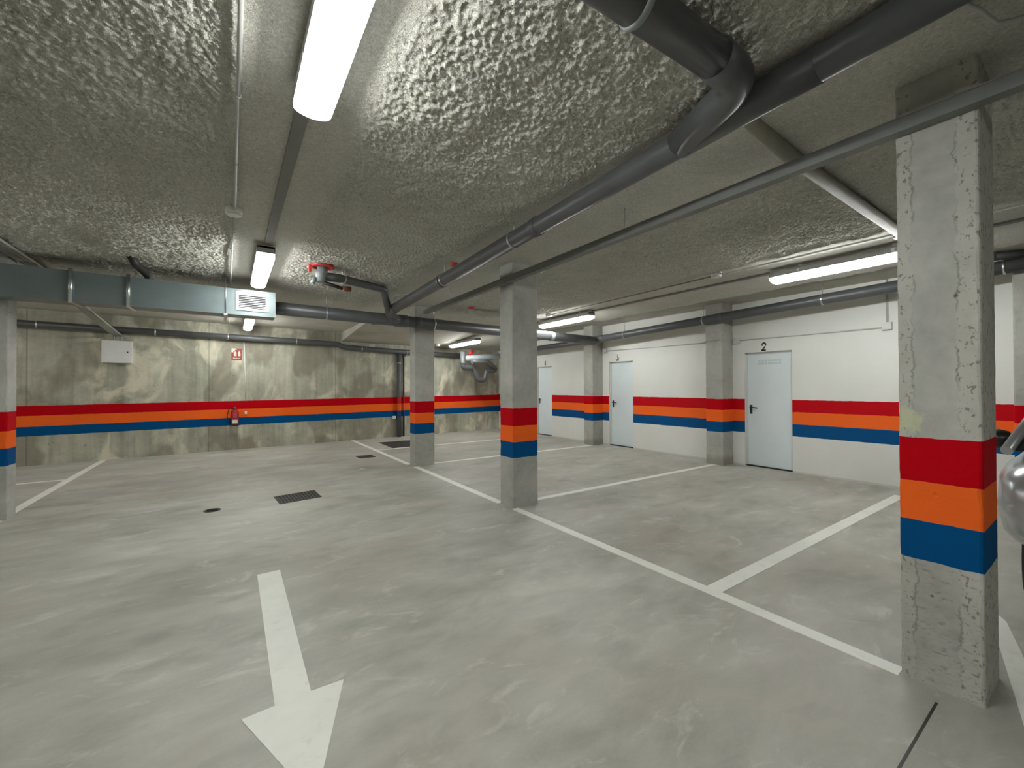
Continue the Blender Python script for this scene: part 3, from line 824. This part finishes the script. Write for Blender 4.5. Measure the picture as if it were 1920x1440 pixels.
# short black sleeve on the ceiling over the duct
t = tag(MB().tube(fillet([(-0.93, 6.25, 2.92), (-0.90, 6.28, 2.84), (-0.84, 6.62, 2.80), (-0.84, 6.86, 2.78)], 0.05), 0.038, 18).build('ceiling_sleeve', M['pvc_black']),
        'short black pipe stub on the ceiling above the air duct', 'pipe')
tag(MB().lathe([(0.045, 2.92), (0.045, 2.865), (0.03, 2.86)], (2.2, 4.45, 0)).build('ceiling_plug', M['redring']), 'dark red plug in the ceiling beside the long overhead pipe', 'plug')
t = thing('ceiling_plug', (3.68, 6.72, 2.88), 'dark red plug with a thin pipe on the ceiling left of the middle pillar', 'plug')
MB().lathe([(0.07, 2.915), (0.07, 2.87), (0.045, 2.86)], (3.68, 6.72, 0)).build('plug', M['redring'], t)
MB().tube([(3.75, 6.70, 2.862), (4.5, 6.55, 2.84)], 0.014, 10).build('thin_pipe', M['olive'], t)

# ------------------------------------------------------------------ trunking and conduits
t = thing('cable_trunking', (2.705, 3.5, 2.68), 'flat grey cable trunking fixed along the tops of the pillars', 'trunking')
MB().box(2.672, 2.738, -3.2, 6.55, 2.650, 2.712).bevel(0.003, 1).build('channel', M['trunk'], t)
MB().box(2.668, 2.742, -3.2, 6.55, 2.712, 2.718).build('lid', M['trunk'], t)
for y_ in (0.49, 2.3, 4.12, 5.6):
    if y_ in (2.3, 5.6): MB().tube([(2.705, y_, 2.715), (2.705, y_, 2.92)], 0.005, 8).build('hanger_rod', M['zinc'], t)

t = thing('flat_conduit', (3.9, 1.15, 2.84), 'flat dusty conduit slanting across the stall ceiling toward the near pillar', 'conduit')
MB().tube(fillet([(2.15, 1.10, 2.90), (2.45, 1.15, 2.90), (2.87, 1.15, 2.86), (5.20, 1.15, 2.855)], 0.1), 0.042, 16).build('pipe_run', M['olive'], t)
MB().box(5.19, 5.27, 1.10, 1.20, 2.82, 2.90).bevel(0.01).build('end_box', M['conduit_white'], t)

def conduit(name, pts, r, mat, label, clips=(), group=None):
    c = [sum(p[i] for p in pts) / len(pts) for i in range(3)]
    t = thing(name, c, label, 'conduit', group)
    MB().tube(fillet(pts, 0.04), r, 12).build('tube_run', M[mat], t)
    for p, d in clips:
        MB().tube([Vector(p) - Vector(d) * 0.008, Vector(p) + Vector(d) * 0.008], r + 0.004, 12).build('saddle', M['conduit'], t)
    return t
conduit('ceiling_conduit', [(0.032, -4, 2.872), (0.030, 4.03, 2.872)], 0.010, 'conduit', 'thin grey conduit along the ceiling left of the nearest lamp',
        [((0.032, y_, 2.872), (0, 1, 0)) for y_ in (0.9, 1.7, 2.45, 3.2)])
conduit('ceiling_conduit', [(0.02, 4.13, 2.874), (-0.03, 11.3, 2.874)], 0.009, 'conduit', 'thin grey conduit continuing from the round box toward the air duct',
        [((0.0, y_, 2.874), (0, 1, 0)) for y_ in (5.2, 6.3)])
conduit('ceiling_conduit', [(5.24, -3, 2.868), (5.24, 2.90, 2.868)], 0.011, 'conduit_white', 'straight pale conduit on the stall ceiling beside the near pillar lamp', [])
conduit('ceiling_conduit', [(5.24, 3.0, 2.868), (5.30, 6.42, 2.868)], 0.010, 'olive', 'thin conduit between the two round boxes over the stalls', [])
def round_box(x, y, z, r, label, wall=False):
    t = thing('junction_box', (x, y, z), label, 'junction box', 'round ceiling junction boxes')
    MB().lathe([(r * 0.9, z + 0.01), (r, z - 0.005), (r, z - 0.045), (r * 0.92, z - 0.052)], (x, y, 0), n=28).build('box_body', M['conduit_white'], t)
    MB().lathe([(r * 0.86, z - 0.050), (r * 0.86, z - 0.060), (r * 0.7, z - 0.064)], (x, y, 0), n=28).build('lid', M['conduit_white'], t)
    return t
round_box(0.02, 4.08, 2.90, 0.062, 'round white box on the ceiling left of the aisle lamps')
round_box(5.22, 2.94, 2.90, 0.065, 'round white box on the stall ceiling left of the near lamp')
round_box(5.30, 6.45, 2.90, 0.065, 'round white box on the ceiling just right of the middle pillar')
round_box(5.05, 11.3, 2.70, 0.07, 'tiny round white box right of the farthest pillar')

# wall conduit over the doors
def square_box(y, z, s, label):
    t = thing('junction_box', (7.62, y, z), label, 'junction box', 'square wall junction boxes')
    MB().box(7.60, 7.65, y - s, y + s, z - s, z + s).bevel(0.006).build('box_body', M['doorframe'], t)
    MB().box(7.594, 7.60, y - s * 0.88, y + s * 0.88, z - s * 0.88, z + s * 0.88).build('lid', M['doorframe'], t)
square_box(1.835, 2.262, 0.052, 'square box high on the white wall beside the near pillar')
square_box(3.925, 2.252, 0.055, 'square box on the white wall between door 2 and the half pillar')
square_box(7.13, 2.31, 0.05, 'square box on the white wall above and left of door 3')
conduit('wall_conduit', [(7.636, 1.89, 2.246), (7.636, 3.87, 2.252)], 0.010, 'doorframe', 'thin wall conduit running above door 2 from box to box', [])
conduit('wall_conduit', [(7.636, 1.835, 2.31), (7.636, 1.835, 2.95)], 0.012, 'conduit', 'vertical conduit from the square box up to the ceiling by the near pillar', [])
conduit('wall_conduit', [(7.636, 4.34, 2.268), (7.636, 7.08, 2.30)], 0.010, 'doorframe', 'thin wall conduit running above door 3', [])
conduit('wall_conduit', [(7.285, 4.005, 2.255), (7.285, 4.335, 2.262)], 0.008, 'conduit', 'short conduit wrapping the half pillar by door 2', [])
conduit('wall_conduit', [bw(0.262, 0.014, 2.50), bw(0.30, 0.014, 1.12)], 0.011, 'conduit_white', 'thin white vertical conduit on the back wall above the extinguisher', [])
t = tag(MB().box(-0.022, 0.022, -0.02, 0.02, -0.03, 0.03, Matrix.Translation(bw(0.30, 0.02, 0.845))).bevel(0.006).build('alarm_button', M['whitemetal']), 'tiny white box on the orange band right of the extinguisher', 'button')

# flat tray of conduits on the left going to the panel
t = thing('cable_tray', (-1.95, 9, 2.7), 'flat pale cable tray running over the duct toward the white panel', 'cable tray')
m = MB(); pts = [(-1.90, 3.0, 2.86), (-1.90, 6.9, 2.86), (-1.90, 7.6, 2.83), (-1.89, 9.1, 2.66), (-1.87, 11.33, 2.485)]
for (a, b) in zip(pts, pts[1:]):
    for off in (-0.06, -0.03, 0.0, 0.03, 0.06): m.tube([(a[0] + off, a[1], a[2]), (b[0] + off, b[1], b[2])], 0.014, 10)
m.build('conduit_bundle', M['conduit'], t)
m = MB()
for off in (-0.06, -0.02, 0.05): m.tube([(-1.87 + off, yb(-1.87) - 0.07, 2.50), (-1.87 + off, yb(-1.87) - 0.07, 2.385)], 0.016, 10)
m.build('drop_conduits', M['conduit'], t)

t = thing('electrical_panel', bw(-1.88, 0.07, 2.15), 'white electrical cabinet high on the stained back wall', 'electrical panel')
MT = Matrix.Translation(bw(-1.88, 0.07, 2.155)) @ Matrix.Rotation(BWANG, 4, 'Z')
MB().box(-0.225, 0.225, -0.06, 0.07, -0.22, 0.225, MT).bevel(0.006).build('cabinet_body', M['whitemetal'], t)
dd = MB().box(-0.218, 0.218, -0.072, -0.06, -0.212, 0.218, MT).bevel(0.004).build('cabinet_door', M['whitemetal'], t)
dd['_o'] = list(origin_of(t))
MB().box(0.15, 0.168, -0.08, -0.072, -0.012, 0.012, MT).build('lock', M['blackplastic'], dd)

# white wire loop near the big junction, and cable at the upper right
tag(MB().tube(fillet([(2.03, 6.2, 2.74), (2.03, 6.15, 2.80), (2.25, 6.0, 2.84), (2.32, 5.4, 2.87)], 0.05), 0.007, 8).build('cable', M['conduit_white']), 'thin white wire beside the bend of the overhead pipe', 'cable')
tag(MB().tube(fillet([(2.30, 0.33, 2.885), (2.40, 0.29, 2.87), (2.50, 0.262, 2.85), (2.56, 0.21, 2.86), (2.58, 0.05, 2.88)], 0.06), 0.009, 8).build('cable', M['conduit']), 'pale sagging cable at the upper right corner', 'cable')

# ------------------------------------------------------------------ air duct
t = thing('air_duct', (-1.0, 6.6, 2.37), 'rectangular galvanised air duct hanging under the ceiling on the left', 'air duct')
zt, zb = 2.725, 2.385
MB().box(-5.2, 0.51, 6.50, 6.80, zb, zt).bevel(0.003, 1).build('duct_body', M['duct'], t)
for x_ in (-1.456, -0.985, -2.9, -4.2):
    m = MB()
    m.box(x_ - 0.016, x_ + 0.016, 6.49, 6.825, zb - 0.006, zb); m.box(x_ - 0.016, x_ + 0.016, 6.475, 6.825, zt, zt + 0.025)
    m.tube([(x_, 6.478, zb - 0.02), (x_, 6.478, zt + 0.02)], 0.018, 12); m.box(x_ - 0.016, x_ + 0.016, 6.80, 6.825, zb, zt)
    m.build('flange', M['zinc'], t)
for x_ in (-0.052, -2.55, -3.9):
    m = MB(); m.tube([(x_, 6.485, zb - 0.03), (x_, 6.485, ZC + 0.01)], 0.006, 8); m.tube([(x_, 6.815, zb - 0.03), (x_, 6.815, ZC + 0.01)], 0.006, 8)
    m.build('hanger_rod', M['zinc'], t)
    MB().box(x_ - 0.02, x_ + 0.02, 6.46, 6.84, zb - 0.022, zb - 0.001).build('support_rail', M['zinc'], t)
m = MB(); x0, x1, z0, z1 = 0.055, 0.425, 2.445, 2.690
gr = None
m.box(x0, x1, 6.482, 6.50, z0, z0 + 0.032); m.box(x0, x1, 6.482, 6.50, z1 - 0.032, z1); m.box(x0, x0 + 0.032, 6.482, 6.50, z0 + 0.032, z1 - 0.032); m.box(x1 - 0.032, x1, 6.482, 6.50, z0 + 0.032, z1 - 0.032)
gr = m.build('grille', M['whitemetal'], t, 'white grille with horizontal blades'); gr['_o'] = list(origin_of(t))
MB().box(x0 + 0.03, x1 - 0.03, 6.495, 6.499, z0 + 0.03, z1 - 0.03).build('backing', M['dark'], gr)
m = MB()
for k in range(8):
    zz = z0 + 0.042 + k * 0.0225
    m.prism([(0, 0), (0.008, 0.006), (0.008, 0.010), (0, 0.006)], lambda u, v, d, zz=zz: (d, 6.485 + u, zz + v), x0 + 0.03, x1 - 0.03)
m.build('blades', M['whitemetal'], gr)

# ------------------------------------------------------------------ extinguisher and its sign
ex = 0.085
t = thing('fire_extinguisher', bw(ex, 0.1, 0.56), 'red fire extinguisher hanging on the banded back wall', 'fire extinguisher')
cx, cy, cz = bw(ex, 0.10, 0.565)
MB().lathe([(0.070, cz), (0.078, cz + 0.01), (0.078, cz + 0.30), (0.066, cz + 0.345), (0.032, cz + 0.375), (0.026, cz + 0.39)], (cx, cy, 0), n=28).build('cylinder_body', M['redpaint'], t)
MB().lathe([(0.079, cz - 0.004), (0.080, cz + 0.03), (0.070, cz + 0.032)], (cx, cy, 0), n=28).build('base_ring', M['blackplastic'], t)
MB().lathe([(0.024, cz + 0.39), (0.024, cz + 0.42), (0.012, cz + 0.43)], (cx, cy, 0), n=20).build('valve', M['zinc'], t)
m = MB(); m.box(cx - 0.012, cx + 0.012, cy - 0.09, cy + 0.03, cz + 0.428, cz + 0.436); m.box(cx - 0.012, cx + 0.012, cy - 0.09, cy + 0.02, cz + 0.405, cz + 0.412)
m.build('lever', M['blackplastic'], t)
MB().tube(fillet([(cx, cy - 0.01, cz + 0.405), (cx - 0.11, cy - 0.02, cz + 0.39), (cx - 0.15, cy - 0.02, cz + 0.22), (cx - 0.11, cy - 0.03, cz + 0.10), (cx - 0.085, cy - 0.03, cz + 0.08)], 0.07), 0.009, 10).build('hose', M['blackplastic'], t)
m = MB()
def curved(a0, a1, z0, z1, r, n=10):
    v0 = [m.bm.verts.new((cx + r * math.sin(a0 + (a1 - a0) * k / n), cy - r * math.cos(a0 + (a1 - a0) * k / n), z0)) for k in range(n + 1)]
    v1 = [m.bm.verts.new((cx + r * math.sin(a0 + (a1 - a0) * k / n), cy - r * math.cos(a0 + (a1 - a0) * k / n), z1)) for k in range(n + 1)]
    for k in range(n): m.bm.faces.new((v0[k], v0[k + 1], v1[k + 1], v1[k]))
curved(-0.65, 0.75, cz + 0.055, cz + 0.135, 0.0795)
m.build('label', M['signwhite'], t, 'white label')
m = MB()
for zz in (0.19, 0.215, 0.235, 0.26, 0.28): curved(-0.4, 0.5, cz + zz, cz + zz + 0.008, 0.0795, 6)
m.build('printed_lines', plain('faded_print', (0.35, 0.2, 0.3), 0.5), t)
MB().box(cx - 0.02, cx + 0.02, cy + 0.03, yb(cx) + 0.0, cz + 0.30, cz + 0.345).build('wall_bracket', M['zinc'], t)

t = thing('safety_sign', bw(0.118, 0.004, 2.21), 'small red and white extinguisher sign on the back wall', 'sign')
MS = Matrix.Translation(bw(0.118, 0.006, 2.21)) @ Matrix.Rotation(BWANG, 4, 'Z')
MB().box(-0.10, 0.10, -0.002, 0.004, -0.135, 0.135, MS).build('plate', M['signred'], t)
def on_sign(outline, name, mat='signwhite', d=0.0035):
    m = MB(); m.prism(outline, lambda u, v, dd: MS @ Vector((u, -dd, v)), 0.0018, d); return m.build(name, M[mat], t)
on_sign([(-0.098, 0.04), (-0.062, 0.04), (-0.062, 0.075), (-0.03, 0.075), (-0.03, 0.10), (0.0, 0.10), (0.0, 0.133), (-0.098, 0.133)], 'corner_square')
on_sign([(-0.055, -0.045), (-0.002, -0.045), (-0.002, 0.03), (-0.014, 0.045), (-0.018, 0.065), (-0.04, 0.065), (-0.042, 0.045), (-0.055, 0.03)], 'extinguisher_icon')
on_sign([(0.03, -0.045), (0.072, -0.045), (0.078, -0.01), (0.068, 0.03), (0.055, 0.085), (0.040, 0.085), (0.045, 0.05), (0.025, 0.06), (0.028, 0.02), (0.036, 0.0)], 'flame_icon')
for (u0, u1) in ((-0.07, -0.045), (-0.04, -0.02), (-0.012, 0.01), (0.018, 0.04), (0.048, 0.07)):
    on_sign([(u0, -0.10), (u1, -0.10), (u1, -0.083), (u0, -0.083)], 'caption_mark', d=0.003)

# ------------------------------------------------------------------ car at the right edge
def build_car():
    X0 = 3.75; YC = -0.40; L = 3.95; HW = 0.86
    t = thing('car', (X0 + L / 2, YC, 0), 'silver car parked behind the near pillar at the right edge', 'car')
    # lower body: stations along X (0 nose .. 1 tail): half width, bottom z, top z
    st = [(0.00, 0.64, 0.50, 0.78), (0.012, 0.76, 0.45, 0.90), (0.035, 0.815, 0.42, 0.96), (0.08, 0.85, 0.36, 0.985), (0.14, 0.87, 0.30, 1.0), (0.20, 0.875, 0.25, 1.01),
          (0.27, 0.87, 0.22, 1.015), (0.45, 0.87, 0.20, 1.02), (0.7, 0.865, 0.20, 1.02), (0.88, 0.84, 0.22, 1.02), (0.96, 0.79, 0.28, 0.97), (0.99, 0.70, 0.36, 0.90), (1.0, 0.6, 0.45, 0.85)]
    bm = MB()
    rings = []
    for (s, hw, zb_, zt_) in st:
        ring = []
        n = 28
        for k in range(n):
            a = 2 * PI * k / n
            ca, sa = math.cos(a), math.sin(a)
            e = 0.42
            yy = hw * math.copysign(abs(ca) ** e, ca); zz = (zb_ + zt_) / 2 + (zt_ - zb_) / 2 * math.copysign(abs(sa) ** e, sa)
            if sa < 0: yy *= 1 - 0.10 * (-sa)
            ring.append(bm.bm.verts.new((X0 + s * L, YC + yy, zz)))
        rings.append(ring)
    for A, B in zip(rings, rings[1:]):
        for k in range(28):
            f = bm.bm.faces.new((A[k], A[(k + 1) % 28], B[(k + 1) % 28], B[k])); f.smooth = True
    bm.bm.faces.new(rings[0][::-1]); bm.bm.faces.new(rings[-1])
    body = bm.build('body', M['carpaint'], t)
    # greenhouse glass
    gb = MB(); P = [(0.12, 0.995, 0.82), (0.36, 1.42, 0.66), (0.50, 1.475, 0.64), (0.80, 1.45, 0.62), (0.955, 1.03, 0.74)]
    vl = [gb.bm.verts.new((X0 + s * L, YC + hw, z)) for s, z, hw in P]; vr = [gb.bm.verts.new((X0 + s * L, YC - hw, z)) for s, z, hw in P]
    base_l = [gb.bm.verts.new((X0 + s * L, YC + 0.80, 0.97)) for s in (0.20, 0.93)]; base_r = [gb.bm.verts.new((X0 + s * L, YC - 0.80, 0.97)) for s in (0.20, 0.93)]
    for i in range(4): gb.bm.faces.new((vl[i], vl[i + 1], vr[i + 1], vr[i]))
    gb.bm.faces.new([vl[0], base_l[0], base_l[1], vl[4], vl[3], vl[2], vl[1]]); gb.bm.faces.new([vr[0], base_r[0], base_r[1], vr[4], vr[3], vr[2], vr[1]])
    gb.bm.faces.new([base_l[0], base_l[1], base_r[1], base_r[0]]); gb.bm.faces.new([vl[0], base_l[0], base_r[0], vr[0]]); gb.bm.faces.new([vl[4], base_l[1], base_r[1], vr[4]])
    gb.bevel(0.03, 3).build('windows', M['carglass'], t)
    rf = MB()
    for s in (1, -1):
        rf.tube(fillet([(X0 + 0.11 * L, YC + s * 0.82, 0.995), (X0 + 0.36 * L, YC + s * 0.67, 1.425), (X0 + 0.50 * L, YC + s * 0.65, 1.48), (X0 + 0.80 * L, YC + s * 0.63, 1.455), (X0 + 0.965 * L, YC + s * 0.75, 1.0)], 0.15), 0.03, 10)
        rf.tube([(X0 + 0.60 * L, YC + s * 0.82, 0.98), (X0 + 0.58 * L, YC + s * 0.65, 1.47)], 0.03, 8)
    rf.prism([(0.37, 0.65), (0.37, -0.65), (0.80, -0.62), (0.80, 0.62)], lambda u, v, d: (X0 + u * L, YC + v, d - 0.12 * abs(u - 0.55)), 1.46, 1.495)
    rf.build('roof', M['carpaint'], t)
    # mirrors, lights, wheels, bumper grille
    for s in (1, -1):
        MB().lathe([(0.02, -0.07), (0.055, -0.05), (0.07, 0.0), (0.055, 0.05), (0.02, 0.07)], (X0 + 0.17 * L, YC + s * 0.88, 1.05), axis='Y', n=20).build('wing_mirror', M['blackplastic'], t)
        MB().tube([(X0 + 0.04 * L, YC + s * 0.66, 0.70), (X0 + 0.085 * L, YC + s * 0.76, 0.76)], [0.05, 0.075], 18).build('headlamp', M['lens'], t)
        for sx in (0.17, 0.82):
            c = (X0 + sx * L, YC + s * 0.66, 0.303)
            w_ = MB().lathe([(0.20, -0.10), (0.28, -0.10), (0.30, -0.07), (0.30, 0.07), (0.28, 0.10), (0.20, 0.10)], c, axis='Y', n=36).build('wheel', M['tyre'], t)
            w_['_o'] = list(origin_of(t))
            MB().lathe([(0.19, -0.105), (0.205, -0.104), (0.205, 0.104), (0.19, 0.105)], c, axis='Y', n=30).build('hub_cap', M['zinc'], w_)
    MB().box(X0 - 0.015, X0 + 0.05, YC - 0.40, YC + 0.40, 0.42, 0.56).bevel(0.01).build('bumper_grille', M['blackplastic'], t)
    MB().box(X0 - 0.02, X0 + 0.02, YC - 0.26, YC + 0.26, 0.44, 0.54).bevel(0.004).build('number_plate', M['whitemetal'], t)
    return t
build_car()

for o in bpy.data.objects:
    if '_o' in o.keys(): del o['_o']
